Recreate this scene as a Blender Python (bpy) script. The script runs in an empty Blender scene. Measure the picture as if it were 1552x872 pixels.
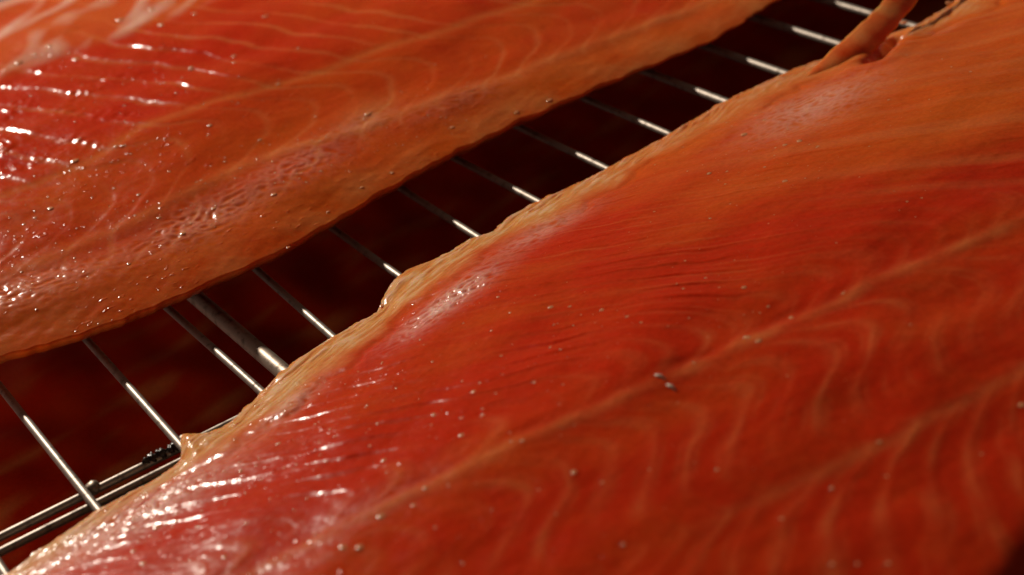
import bpy, bmesh, math, random
import numpy as np
from mathutils import Matrix, Vector

random.seed(7)
sc = bpy.context.scene
COL = sc.collection

# ------------------------------------------------------------------ camera
CAM_H = 0.2063
RC = np.array([[0.81377087, 0.40469338, -0.41713336],
               [-0.55827683, 0.34478656, -0.75461858],
               [-0.16156717, 0.84696251, 0.5065082]])
F_PX = 2400.0
cam_d = bpy.data.cameras.new('camera')
cam = bpy.data.objects.new('camera', cam_d)
COL.objects.link(cam)
cam_d.sensor_width = 36.0
cam_d.lens = F_PX / 1552.0 * 36.0
cam_d.clip_start = 0.01
cam_d.clip_end = 20.0
M4 = Matrix([list(RC[i]) + [[0, 0, CAM_H][i]] for i in range(3)] + [[0, 0, 0, 1]])
cam.matrix_world = M4
cam_d.dof.use_dof = True
cam_d.dof.focus_distance = 0.40
cam_d.dof.aperture_fstop = 13.0
sc.camera = cam

# ------------------------------------------------------------------ light
world = bpy.data.worlds.new('World')
sc.world = world
world.use_nodes = True
bg = world.node_tree.nodes['Background']
bg.inputs['Color'].default_value = (1.0, 0.70, 0.55, 1)
bg.inputs['Strength'].default_value = 0.06


def lamp(name, loc, target, size, power, color):
    d = bpy.data.lights.new(name, 'AREA')
    d.shape = 'DISK'
    d.size = size
    d.energy = power
    d.color = color
    o = bpy.data.objects.new(name, d)
    COL.objects.link(o)
    o.location = loc
    o.rotation_euler = (Vector(target) - Vector(loc)).to_track_quat('-Z', 'Y').to_euler()
    return o


lamp('key_lamp', (0.07, 1.45, 0.585), (0.15, 0.33, 0.0), 0.065, 19.5, (1.0, 0.90, 0.76))
lamp('fill_lamp', (-0.16, 0.34, -0.012), (0.10, 0.44, -0.05), 0.04, 0.22, (1.0, 0.80, 0.68))

sc.view_settings.view_transform = 'Standard'
sc.view_settings.look = 'None'
sc.view_settings.exposure = -0.08
sc.view_settings.gamma = 1.0
sc.view_settings.use_curve_mapping = False

# ------------------------------------------------------------------ helpers


def tag(o, label=None, cat=None, group=None, kind=None):
    if label: o['label'] = label
    if cat: o['category'] = cat
    if group: o['group'] = group
    if kind: o['kind'] = kind
    return o


def empty(name, loc=(0, 0, 0)):
    o = bpy.data.objects.new(name, None)
    o.empty_display_size = 0.01
    o.location = loc
    COL.objects.link(o)
    return o


def link_mesh(name, me, mat=None, parent=None, smooth=True):
    if mat: me.materials.append(mat)
    o = bpy.data.objects.new(name, me)
    COL.objects.link(o)
    if parent: o.parent = parent
    if smooth and len(me.polygons):
        me.polygons.foreach_set('use_smooth', np.ones(len(me.polygons), dtype=bool))
    return o


def mesh_np(name, verts, quads):
    me = bpy.data.meshes.new(name)
    verts = np.ascontiguousarray(verts, dtype=np.float32)
    quads = np.ascontiguousarray(quads, dtype=np.int32)
    me.vertices.add(len(verts))
    me.vertices.foreach_set('co', verts.ravel())
    n = quads.shape[1]
    me.loops.add(quads.size)
    me.loops.foreach_set('vertex_index', quads.ravel())
    me.polygons.add(len(quads))
    me.polygons.foreach_set('loop_start', np.arange(0, quads.size, n, dtype=np.int32))
    me.polygons.foreach_set('loop_total', np.full(len(quads), n, dtype=np.int32))
    me.update(calc_edges=True)
    return me


def tube_mesh(name, pts, rad, seg=16, cap=True):
    """A round bar following the points; rad is one radius or one per point."""
    pts = np.array(pts, float)
    n = len(pts)
    rad = np.full(n, rad) if np.isscalar(rad) else np.array(rad)
    V = []
    up = np.array([0, 0, 1.0])
    for i in range(n):
        t = pts[min(i + 1, n - 1)] - pts[max(i - 1, 0)]
        t /= np.linalg.norm(t)
        a = np.cross(t, up)
        if np.linalg.norm(a) < 1e-6: a = np.array([1.0, 0, 0])
        a /= np.linalg.norm(a)
        b = np.cross(a, t)
        for k in range(seg):
            th = 2 * math.pi * k / seg
            V.append(pts[i] + rad[i] * (math.cos(th) * a + math.sin(th) * b))
    Q = []
    for i in range(n - 1):
        for k in range(seg):
            k2 = (k + 1) % seg
            Q.append((i * seg + k, i * seg + k2, (i + 1) * seg + k2, (i + 1) * seg + k))
    me = bpy.data.meshes.new(name)
    F = [q for q in Q]
    if cap:
        F.append(tuple(range(seg - 1, -1, -1)) if True else ())
        F.append(tuple((n - 1) * seg + k for k in range(seg)))
    me.from_pydata([tuple(v) for v in V], [], F)
    me.update()
    return me


def blob_mesh(name, r, seed, amp=0.35, sub=3, squash=(1, 1, 1)):
    bm = bmesh.new()
    bmesh.ops.create_icosphere(bm, subdivisions=sub, radius=1.0)
    co = np.array([v.co[:] for v in bm.verts])
    n = (perlin(co[:, 0] * 1.6 + co[:, 2] * .7, co[:, 1] * 1.6, seed) +
         .5 * perlin(co[:, 0] * 3.5, co[:, 1] * 3.5 + co[:, 2] * 3, seed + 5))
    for v, k in zip(bm.verts, n):
        v.co = v.co * (1 + amp * float(k)) * r
        v.co.x *= squash[0]; v.co.y *= squash[1]; v.co.z *= squash[2]
    me = bpy.data.meshes.new(name)
    bm.to_mesh(me); bm.free()
    return me


# ---- noise on numpy arrays
def _hash(ix, iy, seed):
    h = (ix.astype(np.uint32) * np.uint32(374761393) + iy.astype(np.uint32) * np.uint32(668265263)
         + np.uint32((seed * 2246822519) & 0xffffffff))
    h = (h ^ (h >> np.uint32(13))) * np.uint32(1274126177)
    h = h ^ (h >> np.uint32(16))
    return h


def perlin(x, y, seed=0):
    x = np.asarray(x, float); y = np.asarray(y, float)
    xi = np.floor(x); yi = np.floor(y)
    fx = x - xi; fy = y - yi
    xi = xi.astype(np.int64); yi = yi.astype(np.int64)
    u = fx * fx * fx * (fx * (fx * 6 - 15) + 10)
    w = fy * fy * fy * (fy * (fy * 6 - 15) + 10)

    def grad(dx, dy):
        a = _hash((xi + dx) & 0xffffffff, (yi + dy) & 0xffffffff, seed).astype(np.float64) * (2 * math.pi / 4294967296.0)
        return np.cos(a) * (fx - dx) + np.sin(a) * (fy - dy)
    n0 = grad(0, 0) * (1 - u) + grad(1, 0) * u
    n1 = grad(0, 1) * (1 - u) + grad(1, 1) * u
    return (n0 * (1 - w) + n1 * w) * 1.5


def fbm(x, y, seed=0, octv=3, gain=.5):
    r = 0; a = 1.0
    for i in range(octv):
        r = r + a * perlin(x * 2 ** i, y * 2 ** i, seed + 17 * i)
        a *= gain
    return r


def sstep(a, b, x):
    t = np.clip((x - a) / (b - a), 0, 1)
    return t * t * (3 - 2 * t)


def gauss(x, w):
    return np.exp(-(x / w) ** 2)


def curve(pts, sigma=0.0):
    """Function y(x) through points (cm), lightly smoothed."""
    pts = np.array(sorted(pts), float)
    xs = np.linspace(-12, 60, 3601)
    ys = np.interp(xs, pts[:, 0], pts[:, 1])
    if sigma > 0:
        k = int(sigma / 0.02 * 3) + 1
        g = np.exp(-(np.arange(-k, k + 1) * .02 / sigma) ** 2 / 2)
        g /= g.sum()
        ys = np.convolve(np.pad(ys, k, mode='edge'), g, 'valid')
    return lambda x: np.interp(x, xs, ys)


def spot(x, y, cx, cy, rx, ry, ang=0.0):
    c, s = math.cos(ang), math.sin(ang)
    dx = x - cx; dy = y - cy
    a = (dx * c + dy * s) / rx; b = (-dx * s + dy * c) / ry
    return np.exp(-(a * a + b * b))


# ------------------------------------------------------------------ materials
def new_mat(name):
    m = bpy.data.materials.new(name)
    m.use_nodes = True
    nt = m.node_tree
    b = nt.nodes['Principled BSDF']
    return m, nt, b


def N(nt, typ, **kw):
    n = nt.nodes.new(typ)
    for k, v in kw.items():
        if k in n.inputs: n.inputs[k].default_value = v
        else: setattr(n, k, v)
    return n


def mixc(nt, fac, a, b, blend='MIX'):
    n = nt.nodes.new('ShaderNodeMix')
    n.data_type = 'RGBA'
    n.blend_type = blend
    for sock, val in ((n.inputs[0], fac), (n.inputs[6], a), (n.inputs[7], b)):
        if isinstance(val, bpy.types.NodeSocket): nt.links.new(val, sock)
        elif isinstance(val, (int, float)): sock.default_value = val
        else: sock.default_value = (*val, 1)
    return n.outputs[2]


def mathn(nt, op, a, b=0.0, clamp=False):
    n = nt.nodes.new('ShaderNodeMath')
    n.operation = op
    n.use_clamp = clamp
    for sock, val in ((n.inputs[0], a), (n.inputs[1], b)):
        if isinstance(val, bpy.types.NodeSocket): nt.links.new(val, sock)
        else: sock.default_value = val
    return n.outputs[0]


def attr(nt, name):
    n = nt.nodes.new('ShaderNodeAttribute')
    n.attribute_name = name
    return n.outputs['Fac']


def flesh_material(name, red, orange):
    m, nt, b = new_mat(name)
    tc = nt.nodes.new('ShaderNodeTexCoord')
    obj = tc.outputs['Object']
    n1 = N(nt, 'ShaderNodeTexNoise', Scale=70.0, Detail=4.0, Roughness=.6)
    nt.links.new(obj, n1.inputs['Vector'])
    n2 = N(nt, 'ShaderNodeTexNoise', Scale=900.0, Detail=3.0, Roughness=.6)
    nt.links.new(obj, n2.inputs['Vector'])
    big = mathn(nt, 'MULTIPLY_ADD', n1.outputs['Fac'], 1.0)
    nt.nodes[-1].inputs[2].default_value = -0.5
    o_f = mathn(nt, 'ADD', attr(nt, 'orange'), mathn(nt, 'MULTIPLY', big, 0.7), clamp=True)
    c = mixc(nt, o_f, red, orange)
    c = mixc(nt, mathn(nt, 'MULTIPLY', attr(nt, 'deep'), .8, True), c, (red[0] * .85, red[1] * .75, red[2] * .6))
    c = mixc(nt, attr(nt, 'pale'), c, (.66, .185, .05))
    fat_c = mixc(nt, n1.outputs['Fac'], (.60, .22, .04), (.76, .46, .17))
    c = mixc(nt, attr(nt, 'fat'), c, fat_c)
    c = mixc(nt, attr(nt, 'film_sheen'), c, (.84, .60, .52))  # whitish protein skin, plus wet highlights painted into the base colour
    fine = N(nt, 'ShaderNodeMapRange')
    fine.inputs[1].default_value = .3; fine.inputs[2].default_value = .7
    fine.inputs[3].default_value = .88; fine.inputs[4].default_value = 1.06
    nt.links.new(n2.outputs['Fac'], fine.inputs[0])
    c = mixc(nt, 1.0, c, fine.outputs[0], 'MULTIPLY')
    nt.links.new(c, b.inputs['Base Color'])
    # gloss: wet, a little uneven
    n3 = N(nt, 'ShaderNodeTexNoise', Scale=260.0, Detail=4.0, Roughness=.65)
    nt.links.new(obj, n3.inputs['Vector'])
    rr = N(nt, 'ShaderNodeMapRange')
    rr.inputs[1].default_value = .3; rr.inputs[2].default_value = .7
    rr.inputs[3].default_value = .14; rr.inputs[4].default_value = .24
    nt.links.new(n3.outputs['Fac'], rr.inputs[0])
    nt.links.new(rr.outputs[0], b.inputs['Roughness'])
    b.inputs['Specular IOR Level'].default_value = .085
    b.inputs['Subsurface Weight'].default_value = .6
    b.inputs['Subsurface Radius'].default_value = (1.0, .22, .06)
    b.inputs['Subsurface Scale'].default_value = .0035
    # sparse tiny drops of oil standing out of the surface
    n5 = N(nt, 'ShaderNodeTexNoise', Scale=760.0, Detail=2.0, Roughness=.4)
    mp = nt.nodes.new('ShaderNodeMapping')
    mp.inputs['Rotation'].default_value = (0, 0, math.radians(24))
    mp.inputs['Scale'].default_value = (.55, 1.0, 1.0)
    nt.links.new(obj, mp.inputs['Vector'])
    nt.links.new(mp.outputs[0], n5.inputs['Vector'])
    dr = N(nt, 'ShaderNodeMapRange')
    dr.interpolation_type = 'SMOOTHSTEP'
    dr.inputs[1].default_value = .60; dr.inputs[2].default_value = .80
    dr.inputs[3].default_value = 0; dr.inputs[4].default_value = 1
    nt.links.new(n5.outputs['Fac'], dr.inputs[0])
    drop = mathn(nt, 'MULTIPLY', dr.outputs[0], attr(nt, 'wet'))
    bp0 = N(nt, 'ShaderNodeBump', Strength=1.0, Distance=.00024)
    nt.links.new(drop, bp0.inputs['Height'])
    # fine wet relief
    bp = N(nt, 'ShaderNodeBump', Strength=.14, Distance=.0004)
    nt.links.new(n3.outputs['Fac'], bp.inputs['Height'])
    nt.links.new(bp0.outputs[0], bp.inputs['Normal'])
    n4 = N(nt, 'ShaderNodeTexNoise', Scale=1400.0, Detail=2.0)
    nt.links.new(obj, n4.inputs['Vector'])
    bp2 = N(nt, 'ShaderNodeBump', Strength=.10, Distance=.00008)
    nt.links.new(n4.outputs['Fac'], bp2.inputs['Height'])
    nt.links.new(bp.outputs[0], bp2.inputs['Normal'])
    nt.links.new(bp2.outputs[0], b.inputs['Normal'])
    return m


def metal_material(name, col, rough, grime):
    m, nt, b = new_mat(name)
    tc = nt.nodes.new('ShaderNodeTexCoord')
    n1 = N(nt, 'ShaderNodeTexNoise', Scale=350.0, Detail=5.0, Roughness=.65)
    nt.links.new(tc.outputs['Object'], n1.inputs['Vector'])
    r = N(nt, 'ShaderNodeMapRange')
    r.inputs[1].default_value = .52; r.inputs[2].default_value = .72
    r.inputs[3].default_value = 0; r.inputs[4].default_value = grime
    nt.links.new(n1.outputs['Fac'], r.inputs[0])
    c = mixc(nt, r.outputs[0], col, (.05, .025, .012))
    nt.links.new(c, b.inputs['Base Color'])
    b.inputs['Metallic'].default_value = .75
    b.inputs['Roughness'].default_value = rough
    bp = N(nt, 'ShaderNodeBump', Strength=.25, Distance=.0003)
    nt.links.new(n1.outputs['Fac'], bp.inputs['Height'])
    nt.links.new(bp.outputs[0], b.inputs['Normal'])
    return m


def char_material():
    m, nt, b = new_mat('burnt residue')
    n1 = N(nt, 'ShaderNodeTexNoise', Scale=500.0, Detail=4.0)
    tc = nt.nodes.new('ShaderNodeTexCoord')
    nt.links.new(tc.outputs['Object'], n1.inputs['Vector'])
    c = mixc(nt, n1.outputs['Fac'], (.008, .004, .003), (.05, .018, .008))
    nt.links.new(c, b.inputs['Base Color'])
    b.inputs['Roughness'].default_value = .35
    bp = N(nt, 'ShaderNodeBump', Strength=.5, Distance=.0005)
    nt.links.new(n1.outputs['Fac'], bp.inputs['Height'])
    nt.links.new(bp.outputs[0], b.inputs['Normal'])
    return m


def oil_material():
    m, nt, b = new_mat('oil')
    n1 = N(nt, 'ShaderNodeTexNoise', Scale=300.0, Detail=2.0)
    tc = nt.nodes.new('ShaderNodeTexCoord')
    nt.links.new(tc.outputs['Object'], n1.inputs['Vector'])
    c = mixc(nt, n1.outputs['Fac'], (.66, .20, .07), (.74, .34, .16))  # pale base puts the beads' creamy highlights into the colour
    nt.links.new(c, b.inputs['Base Color'])
    b.inputs['Roughness'].default_value = .20
    b.inputs['Specular IOR Level'].default_value = .8
    b.inputs['Subsurface Weight'].default_value = .2
    b.inputs['Subsurface Radius'].default_value = (1.0, .5, .3)
    b.inputs['Subsurface Scale'].default_value = .0004
    return m


def tray_material(name, a, b_, rough):
    m, nt, b = new_mat(name)
    n1 = N(nt, 'ShaderNodeTexNoise', Scale=30.0, Detail=5.0)
    tc = nt.nodes.new('ShaderNodeTexCoord')
    nt.links.new(tc.outputs['Object'], n1.inputs['Vector'])
    c = mixc(nt, n1.outputs['Fac'], a, b_)
    nt.links.new(c, b.inputs['Base Color'])
    b.inputs['Roughness'].default_value = rough
    return m


M_FLESH = flesh_material('smoked salmon flesh', (.56, .026, .005), (.62, .098, .010))
M_STEEL = metal_material('rack steel', (.38, .32, .27), .48, .9)
M_STEEL_OLD = metal_material('browned steel', (.36, .28, .22), .48, .9)
M_CHAR = char_material()
M_OIL = oil_material()
M_BONE = tray_material('pin bone', (.62, .45, .34), (.78, .64, .52), .3)
M_TRAY = tray_material('blackened steel tray', (.05, .036, .034), (.11, .075, .07), .4)
M_FLOOR = tray_material('sooty smoker floor', (.02, .017, .016), (.04, .032, .03), .8)

# ------------------------------------------------------------------ setting
fl = bpy.data.meshes.new('smoker_floor')
fl.from_pydata([(-2, -1.5, -.16), (2.5, -1.5, -.16), (2.5, 2.6, -.16), (-2, 2.6, -.16)], [], [(0, 1, 2, 3)])
tag(link_mesh('smoker_floor', fl, M_FLOOR, smooth=False), kind='structure')

# ------------------------------------------------------------------ fillet shapes (all in centimetres)
EDGE2 = curve([(-12, 27.6), (0, 28.6), (2.7, 29.1), (4.0, 29.45), (5.2, 29.75), (6.4, 29.8), (7.0, 29.85), (7.35, 30.1), (7.75, 31.05),
               (8.0, 30.7), (8.4, 30.45), (9.0, 30.6), (9.7, 30.95), (10.5, 31.45), (11.3, 31.7), (12.2, 31.9), (13.2, 32.0), (13.8, 32.05), (14.15, 32.5),
               (14.7, 33.0), (15.4, 33.3), (16.0, 33.2), (16.7, 33.15), (17.4, 33.35), (18.1, 33.15), (18.7, 33.45), (19.5, 33.6),
               (21.7, 33.55), (24.5, 33.8), (27.2, 34.2), (30, 34.2), (31.5, 33.9), (32.6, 33.5), (33.5, 33.4), (34.4, 33.4), (36.0, 33.6), (40, 34.6), (60, 35.5)], .09)
EDGE2S = curve([(q, float(EDGE2(q))) for q in np.arange(-12, 60, .1)], 1.1)
OTHER2 = curve([(-12, 16.5), (0, 15.6), (8, 12.0), (15.0, 12.2), (16.6, 12.75), (18.4, 13.2), (24, 13.6), (40, 16), (60, 17)], .8)
SEAM2 = curve([(-12, 24.3), (0, 24.0), (6.6, 23.1), (8.6, 22.7), (12, 22.1), (14.9, 21.7), (18.1, 21.3), (21.7, 21.0), (24.3, 20.5), (40, 19.6)], .9)
_gv = np.array([-9, -7, -5.6, -4.9, -4.5, -4.2, -3.9, -3.4, -2.6, -1.9, -1.35, -.9, -.45, 0, .35, .8, 1.3, 2, 4, 8, 14])
_gx = np.array([-6.2, -4.9, -3.7, -2.9, -2.2, -1.5, -2.1, -2.2, -1.5, -.5, 0, -.1, -.65, -1.5, -.7, -.1, -.15, -.9, -3.5, -8.4, -16])
G2 = curve(list(zip(_gv, _gx)), .14)
FATIN2 = curve([(-12, .8), (0, .9), (4, .95), (6, .8), (7.5, 1.2), (9, 1.5), (11, 1.6), (12.5, 1.5), (14, 1.35), (16, 1.5), (18, 1.6), (22, 1.4), (28, 1.6), (34, 1.4), (60, 1.4)], .8)

FOLD2 = [(33.2, 33.0), (31.9, 32.1), (30.4, 31.2)]


def seg_dist(x, y, pts):
    best = None
    for (ax, ay), (bx, by) in zip(pts[:-1], pts[1:]):
        dx, dy = bx - ax, by - ay
        t = np.clip(((x - ax) * dx + (y - ay) * dy) / (dx * dx + dy * dy), 0, 1)
        d = np.hypot(x - ax - t * dx, y - ay - t * dy)
        best = d if best is None else np.minimum(best, d)
    return best


def fillet2(x, y):
    """Height (cm) and colour masks of the near fillet at x, y (cm)."""
    ye = EDGE2(x); yo = OTHER2(x)
    d0 = ye - y; d2 = y - yo
    d = d0 + (EDGE2S(x) - ye) * sstep(.1, 1.6, d0)
    v = y - SEAM2(x)
    dd = np.maximum(d, 0)
    z = .28 + 1.15 * (1 - np.exp(-dd / 2.8)) + 1.0 * sstep(0, 11, dd)
    z = z - 1.0 * (1 - sstep(-.2, 1.6, d2)) ** 1.5 - .25 * (1 - sstep(0, 5, d2))
    z += .10 * fbm(x * .28, y * .33, 3, 2) * sstep(0, 2.5, dd)
    # muscle blocks
    wob = .45 * perlin(x * .22, y * .28, 11) + .16 * perlin(x * .9, y * .9, 12)
    up = sstep(.6, 2.2, v)
    lowz = sstep(-4.1, -4.9, v)
    P = 1.0
    ph = (x - G2(v) + wob) / P
    fr = ph - np.floor(ph)
    dist = np.minimum(fr, 1 - fr) * P
    idx = np.floor(ph + .5)
    tone = perlin(idx * 3.7 + .3, v * .45, 21)
    line = gauss(dist, .15 + .06 * perlin(x * .7, y * .7, 5)) * np.clip(.75 + .7 * tone, 0, 1)
    cut = 1 - gauss(v + 3.75, .42) * .95 - .75 * gauss(v + .1, .45)
    line = line * cut
    ph3 = ph * 2.0 + .5 + .2 * perlin(x * .6, y * .6, 13)
    fr3 = ph3 - np.floor(ph3)
    half = gauss(np.minimum(fr3, 1 - fr3) * P * .5, .08) * np.clip(.35 + 1.1 * perlin(x * .9, y * .9, 14), 0, 1)
    ph2 = (x - G2(v) * .93 + .8 * wob) / .37
    fr2 = ph2 - np.floor(ph2)
    fine = gauss(np.minimum(fr2, 1 - fr2) * .37, .06) * np.clip(.2 + 1.2 * perlin(np.floor(ph2 + .5) * 2.3, v * .5, 31), 0, 1)
    inner = sstep(1.0, 2.6, dd) * sstep(.3, 1.6, d2)
    saw = (1 - fr) * sstep(0, .12, fr)
    z += inner * (.022 * up + .010) * (saw - .5) * np.clip(.45 + 1.3 * perlin(x * .42, y * .42, 41), 0.06, 1.5) * (1 - .6 * sstep(17, 24, x))
    z += .010 * inner * line * (1 - .6 * up)
    z += .007 * inner * up * fine * (1 - .7 * sstep(17, 24, x))
    # central seam: soft pale ridge, little pits along its far side
    sw = v + .10 * perlin(x * .9, 0 * x, 51) + .04 * perlin(x * 2.6, 0 * x, 52)
    ridge = gauss(sw, .20 + .05 * perlin(x * .6, 0 * x + 4, 53))
    pit = gauss(sw - .34, .16) * np.clip(.25 + 1.3 * perlin(x * .85, 0 * x + 9, 54), 0, 1)
    z += .016 * ridge - .022 * pit
    seam_l = gauss(v + 4.3 + .12 * perlin(x * .8, 0 * x, 57), .17)
    z -= .003 * seam_l
    # rim: fibrous, fatty, with ragged lip
    wfat = 1.25 * FATIN2(x) * (1 + .35 * perlin(x * .55, 0 * x, 61) + .15 * perlin(x * 1.7, y * .9, 62))
    fat = 1 - sstep(.45, 1.25, dd / wfat)
    fib = perlin(x * .9 + y * .5, (y - .42 * x) * 4.2 + .8 * perlin(x * 1.1, y * 1.3, 67), 63)
    fib2 = perlin(x * 2.2, (y - .5 * x) * 11, 64)
    rim = 1 - sstep(.2, 1.9, dd)
    z += rim * (.050 * fib + .022 * fib2) * sstep(-.02, .25, dd)
    z += .045 * gauss(dd - .30 - .12 * perlin(x * 1.3, 0 * x, 65), .20) * np.clip(.5 + perlin(x * .9, 0 * x, 66), 0, 1)
    z -= .05 * gauss(dd - 1.15 * wfat - .1, .25)
    # crumpled wet films; their white also puts wet highlights into the colour
    film_sheen = (1.0 * spot(x, y, 5.6, 28.1, 2.2, .95, .05) + 1.1 * spot(x, y, 14.5, 29.5, 1.5, .55, .25)
            + .55 * spot(x, y, 9.9, 29.0, 1.0, .4, .5) + .5 * spot(x, y, 27.0, 30.0, 2.2, 1.2, .2) + .25 * spot(x, y, 8.2, 22.9, 1.4, .5, 0)
            + .45 * spot(x, y, 18.2, 30.8, 1.6, .6, .1) + .12 * spot(x, y, 4.5, 24.5, 3, 1.5, 0))
    cr = 1 - np.abs(perlin(x * 3.2 + .5 * perlin(x * 2, y * 2, 71), y * 4.6, 72)) * 2.2
    cr2 = 1 - np.abs(perlin(x * 6.4, y * 8.2, 73)) * 2.0
    z += (np.clip(film_sheen, 0, 1) + .8 * spot(x, y, 14.5, 29.5, 1.5, .55, .25)) * (.018 * cr + .010 * cr2)
    # small lumps everywhere
    z += sstep(0, .6, dd) * (.011 * perlin(x * 1.1, y * 1.2, 81) + .007 * perlin(x * 3.1, y * 3.6, 82) + .002 * perlin(x * 8, y * 9, 83))
    # long fold beside the lifted strip, far right
    fd = seg_dist(x, y, FOLD2)
    z -= .35 * gauss(fd, .22) - .10 * gauss(fd - .6, .4)
    # colours
    far = sstep(17, 29, x) * sstep(1.5, 6.0, v + .10 * (x - 20))
    orange = .18 - .14 * sstep(.5, -1.0, v) + .80 * far + .35 * (1 - sstep(.8, 3.2, dd)) + .22 * perlin(x * .3, y * .5, 91)
    orange += .12 * fine * up * sstep(14, 24, x) + .15 * perlin(idx * 1.9, v * .3, 22) * up
    orange -= .30 * gauss(v - 2.2, 1.6) * (1 - .4 * sstep(20, 30, x))
    orange += .18 * sstep(-2.0, -.8, v) * sstep(.2, -.6, v)
    pale = inner * (.16 * half * cut * (1 - .8 * up) + .37 * line * np.clip(.65 + .8 * perlin(x * .8, y * .9, 95), 0, 1.05) * (1 - .75 * up) + .22 * fine * up * sstep(12, 18, x) * (1 - sstep(19, 25, x))) + .62 * ridge * (.6 + .5 * perlin(x * 1.3, y, 92))
    pale += .30 * up * sstep(20, 26, x) * inner * np.clip(perlin((x + y) * .22, (y + .95 * x) * .95, 96) * 1.9, 0, 1)
    pale += .30 * seam_l * sstep(11, 16, x) + .25 * np.clip(film_sheen, 0, 1)
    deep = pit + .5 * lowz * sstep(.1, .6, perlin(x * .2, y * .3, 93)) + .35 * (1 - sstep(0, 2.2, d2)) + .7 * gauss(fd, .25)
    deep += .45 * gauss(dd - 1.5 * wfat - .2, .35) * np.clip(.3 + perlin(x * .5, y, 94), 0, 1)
    fat = np.clip(fat * (.85 + .40 * fib + .25 * fib2) * (1 - .45 * sstep(17, 26, x)), 0, 1)
    film_sheen_c = np.clip(film_sheen, 0, 1) * np.clip(.40 + .5 * cr, 0, .85)
    film_sheen_c = film_sheen_c * .8 + .45 * (1 - sstep(.2, 1.1, dd / wfat)) * np.clip(.1 + 1.2 * fib + .6 * fib2, 0, 1) * (1 - .6 * sstep(18, 26, x))
    wet = np.clip(.10 + 1.1 * (1 - sstep(1.5, 6.5, dd)) * (1 - .55 * sstep(20, 30, x)) + .7 * (1 - sstep(8, 17, x)), 0, 1)
    wet = wet * np.clip(.35 + 1.3 * perlin(x * .45, y * .55, 97), 0, 1)
    return z, dict(orange=orange, pale=pale, deep=deep, fat=fat, film_sheen=film_sheen_c, wet=wet)


RIM1 = curve([(-12, .9), (20, .95), (25, .85), (30, .55), (34, .6), (60, .6)], 1)
_e1 = [(-12, 39.6), (0, 38.9), (5.7, 38.25), (7.4, 37.7), (9.1, 37.35), (11.3, 37.3), (13.7, 37.25), (15.4, 37.6), (17.4, 38.0), (18.8, 38.3), (20.4, 38.4),
       (22.3, 38.55), (24.3, 38.5), (27.5, 38.35), (29.2, 38.2), (30.8, 38.3), (32.3, 38.7), (33.8, 39.0), (40, 40), (60, 42)]
EDGE1 = curve([(a * (20.63 - RIM1(a)) / 20.43, b * (20.63 - RIM1(a)) / 20.43) for a, b in _e1], .2)
OTHER1 = curve([(-12, 64), (60, 64)], 1)  # unseen far side, drawn wide to keep the key off the lower fillet
SEAM1 = curve([(-12, 40.4), (0, 40.0), (7, 39.9), (10.3, 39.75), (13.1, 40.3), (15.2, 40.35), (17.4, 39.9), (23.3, 39.4), (27, 39.6), (40, 40)], .8)
_hv = np.array([-3, -1, 0, .4, 1.2, 2.2, 3.0, 3.9, 4.3, 5, 7, 9, 12, 20])
_hx = np.array([-5.5, -2.6, -2.4, -1.7, -.5, 0.1, 0, -1.4, -1.7, -2.1, -2.9, -3.7, -5.0, -8])
G1 = curve(list(zip(_hv, _hx)), .15)
TOP1 = curve([(-12, 52.8), (0, 53.0), (9, 53.3), (11.6, 53.0), (13.1, 53.6), (15, 52.9), (18.2, 53.0), (22, 54), (60, 58)], .5)


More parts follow.
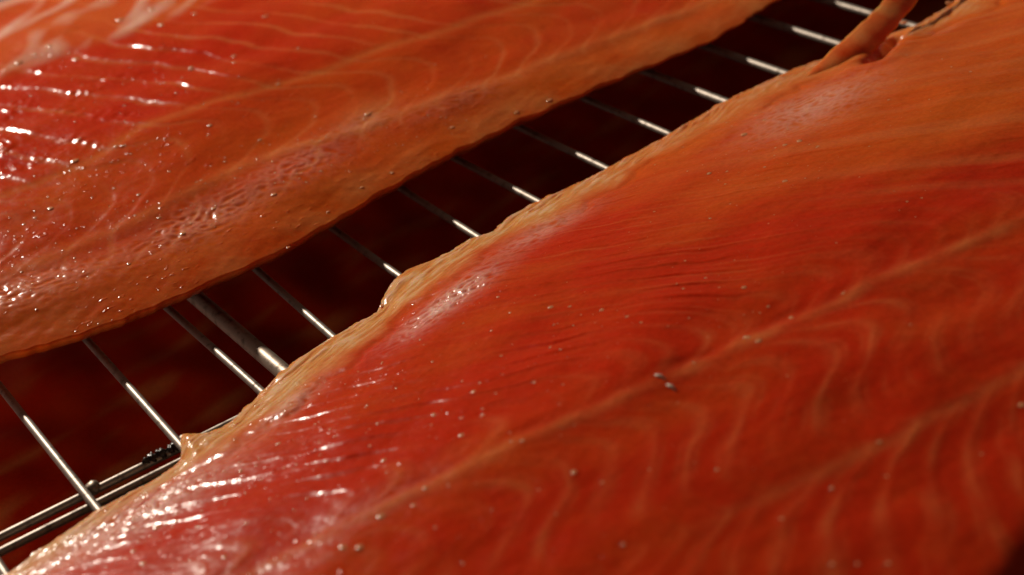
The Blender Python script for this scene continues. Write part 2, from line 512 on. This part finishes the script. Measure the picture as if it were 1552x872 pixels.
def fillet1(x, y):
    """Height (cm) and colour masks of the far fillet at x, y (cm)."""
    ye = EDGE1(x); yo = OTHER1(x)
    d = y - ye; d2 = yo - y
    v = y - SEAM1(x)
    dd = np.maximum(d, 0)
    z = RIM1(x) + .80 * (1 - np.exp(-dd / 3.0)) + .35 * sstep(3, 10, dd) - .35 * sstep(20, 34, x) * sstep(0, 4, dd)
    z = z - 1.9 * (1 - sstep(0, 3.2, d2)) ** 1.5
    z += .09 * fbm(x * .25, y * .3, 103, 2) * sstep(0, 2.0, dd)
    wob = .4 * perlin(x * .24, y * .24, 111) + .14 * perlin(x * .9, y * .9, 112)
    mid = sstep(3.4, 5.8, v)
    P = 1.35
    ph = (x - G1(v) + wob) / P
    fr = ph - np.floor(ph)
    dist = np.minimum(fr, 1 - fr) * P
    idx = np.floor(ph + .5)
    tone = perlin(idx * 3.1 + .7, v * .4, 121)
    line = gauss(dist, .12) * np.clip(.55 + .9 * tone, 0, 1)
    inner = sstep(1.2, 2.4, dd) * sstep(.5, 2.5, d2)
    ltop = TOP1(x)
    top = sstep(-.6, .6, y - ltop + .12 * perlin(x * 1.2, y, 122))
    left = 1 - sstep(16, 27, x)
    saw = (1 - fr) * sstep(0, .15, fr)
    z += inner * (1 - top) * (.012 + .040 * mid * left) * (saw - .5) * np.clip(.8 + .8 * perlin(x * .4, y * .4, 141), .2, 1.6)
    z += .02 * inner * line * mid * left * np.clip(perlin(x * 2.4, y * 1.8, 142) + .3, 0, 1)
    # broken wet crumbs on the left
    gl = mid * left * (1 - sstep(11, 20, x)) * (1 - top)
    cr = 1 - np.abs(perlin(x * 2.4, y * 2.0, 172)) * 2.2
    cr2 = 1 - np.abs(perlin(x * 5.4, y * 5.2, 173)) * 2.0
    z += gl * (.030 * cr * np.clip(.3 + 1.4 * perlin(x * .7, y * .7, 177), 0, 1.3) + .006 * cr2)
    sw = v + .12 * perlin(x * .8, 0 * x, 151)
    ridge = gauss(sw, .30 + .08 * perlin(x * .5, 0 * x + 4, 153))
    z += .022 * ridge
    sec = gauss(v - 4.2 + .25 * perlin(x * .5, 0 * x, 157), .22)
    z -= .008 * sec
    # near rim: fatty and crinkled
    wf = 1.35 * (1 + .3 * perlin(x * .5, 0 * x, 161) + .3 * sstep(18, 30, x))
    fat = 1 - sstep(.1, 1.35, dd / wf)
    fib = perlin(x * .8 + y, (y - .5 * x) * 3.0, 163)
    fib2 = perlin(x * 2.2, (y + .8 * x) * 5, 164)
    film_sheen = (.9 * spot(x, y, 12.1, 38.6, 1.7, .8, .1) + .7 * spot(x, y, 7.0, 38.9, 2.4, .7, -.2) + .7 * spot(x, y, 15.5, 39.2, 1.6, .8, .2)
            + .5 * spot(x, y, 18.3, 40.1, 1.0, .5, 0) + .35 * spot(x, y, 21, 39.2, 1.8, .5, 0))
    cf = 1 - np.abs(perlin(x * 2.9 + y, y * 3.6, 174)) * 2.2
    cf2 = 1 - np.abs(perlin(x * 6.2, y * 6.6, 175)) * 2.0
    z += np.clip(film_sheen, 0, 1) * (.034 * cf + .018 * cf2) * sstep(0.02, .4, dd)
    z += (1 - sstep(.3, 2.4, dd)) * (.010 * fib + .004 * fib2) * sstep(0, .3, dd) * (1 - .6 * sstep(18, 26, x))
    z += sstep(0, .6, dd) * (.013 * perlin(x * 1.0, y * 1.1, 181) + .007 * perlin(x * 2.8, y * 3.2, 182) + .002 * perlin(x * 7, y * 7, 183))
    # pale fatty part top left: long soft folds
    fold = perlin((x + y) * .22, (x - y) * .75 + .5 * perlin(x * .5, y * .5, 196), 191)
    z += top * (.035 * fold + .03)
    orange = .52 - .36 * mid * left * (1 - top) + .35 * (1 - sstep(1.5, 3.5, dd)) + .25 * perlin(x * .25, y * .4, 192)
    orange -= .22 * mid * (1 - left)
    orange += .25 * sec
    pale = inner * line * (.40 * (1 - mid) + .45 * mid) + .62 * ridge * (.7 + .5 * perlin(x * .7, y, 193)) + .32 * sec
    pale += .6 * spot(x, y, 18.7, 40.6, 1.1, .7, .2) + .25 * np.clip(film_sheen, 0, 1)
    pale = pale + top * .18
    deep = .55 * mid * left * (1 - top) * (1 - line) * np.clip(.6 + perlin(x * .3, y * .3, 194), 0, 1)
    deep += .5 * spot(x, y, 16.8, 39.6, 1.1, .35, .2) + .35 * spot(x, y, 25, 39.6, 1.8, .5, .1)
    fat = fat * (.14 + .08 * fib + .05 * fib2 + .25 * perlin(x * .7, y * .7, 195)) + top * np.clip(.05 + .4 * fold, 0, .4)
    fm = top * np.clip(.06 + .7 * fold, 0, .5) + np.clip(film_sheen, 0, 1) * np.clip(.1 + .4 * cf, 0, .45) * .6  # white streaks on top; rim glints partly painted as whitish patches
    wet = np.clip(.15 + .9 * (1 - sstep(13, 24, x)) + .6 * (1 - sstep(1.0, 3.0, dd)) * (1 - sstep(20, 27, x)), 0, 1) * np.clip(.4 + 1.3 * perlin(x * .5, y * .5, 197), 0, 1)
    return z, dict(orange=orange, pale=pale, deep=deep, fat=fat, film_sheen=fm, wet=wet)


def fillet_mesh(name, fn, e_fn, o_fn, xs, nv, vpow, base_z, zoff=0.0, rag=None, under=((-.05, .82), (-.07, .6), (-.02, .3), (.10, .08), (.5, .0))):
    """Closed fillet body: fine top sheet, rolled rim and flat underside."""
    nu = len(xs)
    t = np.linspace(0, 1, nv) ** vpow
    X = np.repeat(xs[:, None], nv, 1)
    ye = e_fn(X); yo = o_fn(X)
    if rag is not None:
        ye = ye + rag(X)
    Y = ye + (yo - ye) * t[None, :]
    Z, masks = fn(X, Y)
    s = np.sign(yo - ye)[:, 0]
    rows = []
    # rim rows on the first edge: roll under
    for dy, f in under:
        rows.append((X[:, 0], Y[:, 0] + s * dy, base_z + (Z[:, 0] - base_z) * f))
    rows2 = []
    for dy, f in ((.06, .8), (.06, .45), (-.1, .1), (-.6, 0)):
        rows2.append((X[:, -1], Y[:, -1] + s * dy, base_z + (Z[:, -1] - base_z) * f))
    allX = np.concatenate([np.stack([r[0] for r in rows[::-1]], 1), X, np.stack([r[0] for r in rows2], 1)], 1)
    allY = np.concatenate([np.stack([r[1] for r in rows[::-1]], 1), Y, np.stack([r[1] for r in rows2], 1)], 1)
    allZ = np.concatenate([np.stack([r[2] for r in rows[::-1]], 1), Z, np.stack([r[2] for r in rows2], 1)], 1)
    nw = allX.shape[1]
    V = np.stack([allX, allY, allZ + zoff], -1).reshape(-1, 3) * .01
    idx = np.arange(nu * nw).reshape(nu, nw)
    a, b, c, d = idx[:-1, :-1], idx[1:, :-1], idx[1:, 1:], idx[:-1, 1:]
    Q = np.stack([a, b, c, d], -1).reshape(-1, 4)
    bot = np.stack([idx[:-1, -1], idx[1:, -1], idx[1:, 0], idx[:-1, 0]], -1)
    Q = np.concatenate([Q, bot], 0)
    if s.mean() < 0: Q = Q[:, ::-1]
    me = mesh_np(name, V, Q)
    k0 = len(rows); k1 = len(rows2)
    for key, m in masks.items():
        m = np.clip(m, 0, 1)
        full = np.concatenate([np.repeat(m[:, :1], k0, 1), m, np.repeat(m[:, -1:], k1, 1)], 1)
        at = me.attributes.new(key, 'FLOAT', 'POINT')
        at.data.foreach_set('value', full.astype(np.float32).ravel())
    return me


def xs_range(lo, f0, f1, hi, fine, coarse):
    return np.concatenate([np.arange(lo, f0, coarse), np.arange(f0, f1, fine), np.arange(f1, hi + .01, coarse)])


def rag2(x):
    return .08 * perlin(x * 2.1, 0 * x, 201) + .05 * perlin(x * 5.3, 0 * x, 202) + .03 * perlin(x * 13, 0 * x, 203)


def rag1(x):
    return .09 * perlin(x * 1.3, 0 * x, 211) + .03 * perlin(x * 3.7, 0 * x, 212)


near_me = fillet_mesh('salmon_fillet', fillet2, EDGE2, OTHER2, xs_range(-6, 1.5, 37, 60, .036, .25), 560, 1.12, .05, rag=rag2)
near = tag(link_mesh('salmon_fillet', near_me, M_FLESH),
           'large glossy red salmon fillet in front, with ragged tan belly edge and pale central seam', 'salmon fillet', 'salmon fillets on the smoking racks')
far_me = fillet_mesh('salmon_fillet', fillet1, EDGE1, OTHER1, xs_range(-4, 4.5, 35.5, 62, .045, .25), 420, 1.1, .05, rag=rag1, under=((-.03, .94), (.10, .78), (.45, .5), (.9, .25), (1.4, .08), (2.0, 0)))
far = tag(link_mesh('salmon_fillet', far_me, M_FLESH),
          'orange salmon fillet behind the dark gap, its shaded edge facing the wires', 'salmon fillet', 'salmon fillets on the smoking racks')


# ---- small oily beads standing on the flesh
def pix(px, py, fn):
    """Photo pixel to a place (cm) on a fillet's top."""
    z = 1.9
    dv = RC @ np.array([px - 776.0, -(py - 436.0), -F_PX])
    for _ in range(12):
        t = (z - CAM_H * 100) / dv[2]
        x, y = dv[0] * t, dv[1] * t
        z = .5 * z + .5 * float(fn(np.array([x]), np.array([y]))[0][0])
    return x, y, z


def beads(name, fn, spots, extra, parent):
    bm = bmesh.new()
    rnd = random.Random(5)
    for x, y, z, r in spots + extra:
        m = Matrix.Translation((x * .01, y * .01, z * .01)) @ Matrix.Rotation(rnd.uniform(0, 6.3), 4, 'Z') @ Matrix.Diagonal((r * rnd.uniform(.9, 1.3), r, r * .20, 1))
        bmesh.ops.create_icosphere(bm, subdivisions=2, radius=.01, matrix=m)
    me = bpy.data.meshes.new(name)
    bm.to_mesh(me); bm.free()
    o = link_mesh(name, me, M_OIL, parent)
    o['kind'] = 'stuff'
    return o


B2 = [(718, 594, 7), (733, 629, 6), (658, 629, 6), (654, 644, 5), (700, 660, 7), (573, 642, 6), (561, 676, 6), (582, 698, 7), (583, 708, 5),
      (627, 766, 6), (792, 668, 9), (773, 656, 5), (645, 740, 8), (578, 783, 8), (945, 825, 8), (913, 731, 6), (1133, 512, 8), (1150, 517, 6),
      (1200, 482, 6), (1278, 445, 5), (1128, 436, 5), (1090, 436, 5), (835, 466, 6), (1185, 786, 7), (1262, 855, 8), (1300, 855, 8), (1346, 854, 7), (1549, 614, 7),
      (1488, 688, 6), (1261, 740, 6), (913, 470, 5), (951, 480, 5), (972, 489, 4), (849, 530, 5), (840, 492, 4), (660, 800, 5), (238, 800, 8), (268, 790, 6),
      (300, 799, 6), (340, 845, 6), (217, 855, 9), (202, 836, 7), (365, 714, 5), (1188, 118, 6), (1269, 84, 6), (1370, 34, 9), (1438, 4, 8), (1190, 220, 5), (1212, 214, 6),
      (1240, 222, 5), (1128, 204, 6), (1158, 182, 6), (1075, 263, 6), (1190, 275, 6), (1102, 260, 5), (580, 463, 8), (680, 735, 6), (520, 830, 9), (545, 830, 8), (1052, 550, 4),
      (870, 716, 6), (1344, 722, 5), (1333, 670, 5), (1087, 712, 5)]
B1 = [(230, 14, 7), (295, 21, 6), (244, 38, 6), (182, 30, 7), (402, 25, 7), (290, 103, 7), (52, 83, 8), (28, 95, 8), (75, 70, 6), (115, 90, 6), (355, 85, 5), (452, 73, 5),
      (185, 221, 6), (113, 244, 8), (190, 220, 5), (176, 222, 5), (151, 227, 5), (120, 211, 7), (106, 259, 5), (318, 190, 5), (257, 260, 5), (394, 212, 6), (210, 295, 6),
      (76, 316, 6), (36, 340, 6), (53, 330, 5), (241, 330, 5), (324, 316, 5), (415, 295, 6), (277, 354, 7), (195, 400, 6), (832, 152, 8), (685, 193, 7), (783, 170, 5), (557, 173, 6),
      (594, 262, 6), (548, 284, 6), (497, 321, 6), (437, 375, 6), (355, 95, 5), (422, 127, 4), (420, 128, 4)]
CMPX = 1 / 62.0


def place(lst, fn):
    out = []
    for a, b_, r in lst:
        x, y, z = pix(a, b_, fn)
        k = math.hypot(math.hypot(x, y), CAM_H * 100 - z) / 36.0
        out.append((x, y, z, r * .5 * CMPX * k * random.uniform(.7, 1.6)))
    return out


def scatter(fn, n, boxes, seed):
    r = random.Random(seed)
    xs, ys, rs = [], [], []
    for (x0, x1, y0, y1, m) in boxes:
        for _ in range(m):
            xs.append(r.uniform(x0, x1)); ys.append(r.uniform(y0, y1)); rs.append(.010 + .030 * r.random() ** 3)
    z = fn(np.array(xs), np.array(ys))[0]
    return [(x, y, float(q), s) for x, y, q, s in zip(xs, ys, z, rs)]


beads('oil_beads', fillet2, place(B2, fillet2),
      scatter(fillet2, 0, [(4, 16, 23, 29, 160), (8, 20, 18, 25, 90), (22, 31, 26, 33, 150), (13, 24, 22, 31, 100), (4, 12, 26, 29.5, 90)], 3), near)
beads('oil_beads', fillet1, place(B1, fillet1),
      scatter(fillet1, 0, [(6, 16, 39, 51, 220), (6, 22, 37.8, 41, 260), (16, 30, 39, 46, 60)], 4), far)

# ---- two pin bones poking out of the central seam
for (ax, ay), (bx, by) in (((992, 568), (1008, 575)), ((1010, 582), (1024, 593))):
    p0 = np.array(pix(ax, ay, fillet2)); p1 = np.array(pix(bx, by, fillet2))
    pm = (p0 + p1) / 2 + [0, 0, .03]
    me = tube_mesh('pin_bone', np.array([p0 - [0, 0, .02], p0 * .7 + p1 * .3 + [0, 0, .005], pm + [.02, 0, -.02], p1 + [0, 0, .01]]) * .01, [.0002, .0004, .0004, .0002], 10)
    link_mesh('pin_bone', me, M_BONE, near)

# ---- lifted strip of belly membrane at the far right of the near fillet


def ribbon(name, centre, width, thick, mat, parent, seed):
    c = np.array(centre, float)
    n = 60
    tt = np.linspace(0, len(c) - 1, n)
    P = np.stack([np.interp(tt, np.arange(len(c)), c[:, i]) for i in range(3)], 1)
    for _ in range(8):
        P[1:-1] = (P[:-2] + 2 * P[1:-1] + P[2:]) / 4
    W = np.interp(tt, np.arange(len(width)), width)
    m = 14
    V = np.zeros((n, m, 3))
    for i in range(n):
        t = P[min(i + 1, n - 1)] - P[max(i - 1, 0)]
        t /= np.linalg.norm(t)
        a = np.cross(t, [0, 0, 1.0]); a /= np.linalg.norm(a)
        b = np.cross(a, t)
        a, b = a * .95 - b * .31, b * .95 + a * .31
        for k in range(m):
            th = 2 * math.pi * k / m
            cs, sn = math.cos(th), math.sin(th)
            V[i, k] = P[i] + a * W[i] * cs * .5 + b * (thick * sn * .5 + .10 * W[i] * (1 - cs * cs) * 0 - .06 * W[i] * cs * cs)
    V += (.022 * fbm(V[..., 0] * 2.2, V[..., 1] * 2.2 + V[..., 2], seed, 2))[..., None]
    idx = np.arange(n * m).reshape(n, m)
    nx = np.roll(idx, -1, 1)
    Q = np.stack([idx[:-1], nx[:-1], nx[1:], idx[1:]], -1).reshape(-1, 4)
    me = mesh_np(name, V.reshape(-1, 3) * .01, Q)
    pn = fbm(V[..., 0] * 1.1, V[..., 1] * 1.1, seed + 9, 2).ravel()
    for key, val in (('orange', .75 + .3 * pn), ('pale', .12 + .2 * pn), ('deep', 0 * pn), ('fat', .28 + .35 * pn), ('film_sheen', 0 * pn)):
        at = me.attributes.new(key, 'FLOAT', 'POINT')
        at.data.foreach_set('value', np.clip(val, 0, 1).astype(np.float32))
    return link_mesh(name, me, mat, parent)


strip = ribbon('membrane_strip', [(27.8, 32.3, .55), (29.3, 32.35, .80), (30.7, 32.4, 1.05), (32.1, 32.8, 1.15), (33.5, 33.4, 1.15), (35.2, 34.2, 1.2), (37.5, 35.4, 1.3), (41, 37, 1.3)],
               [.1, .6, 1.0, .95, .9, .9, .9, .9], .08, M_FLESH, near, 301)
strip['label'] = 'thin orange strip of belly membrane lifting off the fillet edge'

# ------------------------------------------------------------------ wire rack
rack = tag(empty('wire_rack', (.18, .33, 0)), 'steel wire rack under the two big fillets, its wires bridging the dark gap', 'wire rack')


def child_bar(name, pts, rad, mat, seg=16):
    pts = np.array(pts, float) * .01
    o0 = np.array(rack.location)
    me = tube_mesh(name, pts - o0, rad * .01, seg)
    return link_mesh(name, me, mat, rack)


WX = [2.85, 5.25, 7.72, 10.1, 12.6, 15.35, 17.95, 20.25, 22.7, 25.25, 27.75, 30.25, 32.8, 35.1, 37.7, 40.2, 42.7, 45.2, 47.7, 50.2, 52.7, 55.2, 57.7, 60.2]
WT = [0, 0, .02, 0, .045, .02, .02, -.01, 0, 0, 0, -.01, -.015, -.01] + [0] * 10
for i, (wx, wt) in enumerate(zip(WX, WT)):
    ys_ = np.linspace(13, 61, 25)
    r_ = .105 + (.025 if i > 9 else 0)
    child_bar('wire', [(wx + wt * (yy - 33), yy, -.10 + .02 * math.sin(yy * .35 + i)) for yy in ys_], r_, M_STEEL)
for yy, x0, x1 in ((31.36, -3, 62), (30.82, -3, 62), (46, -3, 62), (58, -3, 62), (17, -3, 62)):
    child_bar('cross_rod', [(xx, yy, -.30) for xx in np.linspace(x0, x1, 12)], .10, M_STEEL)
child_bar('support_rod', [(11.1 + .0 * t, 13 + t, -.46) for t in np.linspace(0, 48, 12)], .22, M_STEEL_OLD, 24)
for (x, y, z, r) in ((5.5, 31.33, -.2, .17), (2.95, 31.3, -.2, .17), (7.85, 31.4, -.16, .13)):
    me = blob_mesh('weld', r * .01, int(x * 10), .25, 2)
    o = link_mesh('weld', me, M_STEEL_OLD, rack)
    o.location = Vector((x * .01, y * .01, z * .01)) - rack.location
for k, (x, y, r) in enumerate(((6.85, 31.37, .10), (7.02, 31.38, .12), (7.25, 31.38, .13), (7.48, 31.36, .10), (7.62, 31.38, .13), (7.8, 31.40, .12), (7.86, 31.55, .09))):
    me = blob_mesh('burnt_residue', r * .01, 40 + k, .45, 3)
    o = link_mesh('burnt_residue', me, M_CHAR, rack)
    o.location = Vector((x * .01, y * .01, -.0022)) - rack.location

# ------------------------------------------------------------------ below the rack
tray = tag(empty('drip_tray', (.25, .55, -.10)), 'blackened steel drip tray under the wire rack', 'tray')


def box_part(name, lo, hi, mat, parent, bev=.002):
    bm = bmesh.new()
    c = [(a + b_) / 2 for a, b_ in zip(lo, hi)]
    bmesh.ops.create_cube(bm, size=1, matrix=Matrix.Translation(Vector(c) - parent.location) @ Matrix.Diagonal([b_ - a for a, b_ in zip(lo, hi)] + [1]))
    bmesh.ops.bevel(bm, geom=bm.edges[:], offset=bev, segments=2, affect='EDGES')
    me = bpy.data.meshes.new(name)
    bm.to_mesh(me); bm.free()
    return link_mesh(name, me, mat, parent, smooth=False)


box_part('tray_base', (-.15, .12, -.078), (1.3, 1.0, -.072), M_TRAY, tray)
box_part('tray_rim', (-.156, .12, -.078), (-.1505, 1.0, -.055), M_TRAY, tray)
box_part('tray_rim', (-.156, 1.0005, -.078), (1.3, 1.006, -.055), M_TRAY, tray)

LE = curve([(-12, 33), (0, 34), (6, 35), (10, 36), (18, 38), (28, 40), (60, 46)], .6)
LO = curve([(-12, 60), (60, 66)], .6)


def fillet3(x, y):
    d = np.maximum(y - LE(x), 0)
    d2 = LO(x) - y
    z = .3 + 1.7 * (1 - np.exp(-d / 1.8)) - 1.6 * (1 - sstep(0, 3, d2))
    z += .12 * fbm(x * .3, y * .3, 403, 2)
    n = perlin(x * .3, y * .4, 405)
    st = np.clip(perlin(x * .35, (y - .2 * x) * 1.1, 406) * 1.8 - .25, 0, 1) * (1 - sstep(4, 14, d))  # blurred reflections painted in as pale streaks
    return z, dict(wet=0 * x, orange=.15 + .4 * n, pale=.9 * st, deep=.5 + .4 * n, fat=.3 * (1 - sstep(0, 1.2, d)), film_sheen=0 * x)


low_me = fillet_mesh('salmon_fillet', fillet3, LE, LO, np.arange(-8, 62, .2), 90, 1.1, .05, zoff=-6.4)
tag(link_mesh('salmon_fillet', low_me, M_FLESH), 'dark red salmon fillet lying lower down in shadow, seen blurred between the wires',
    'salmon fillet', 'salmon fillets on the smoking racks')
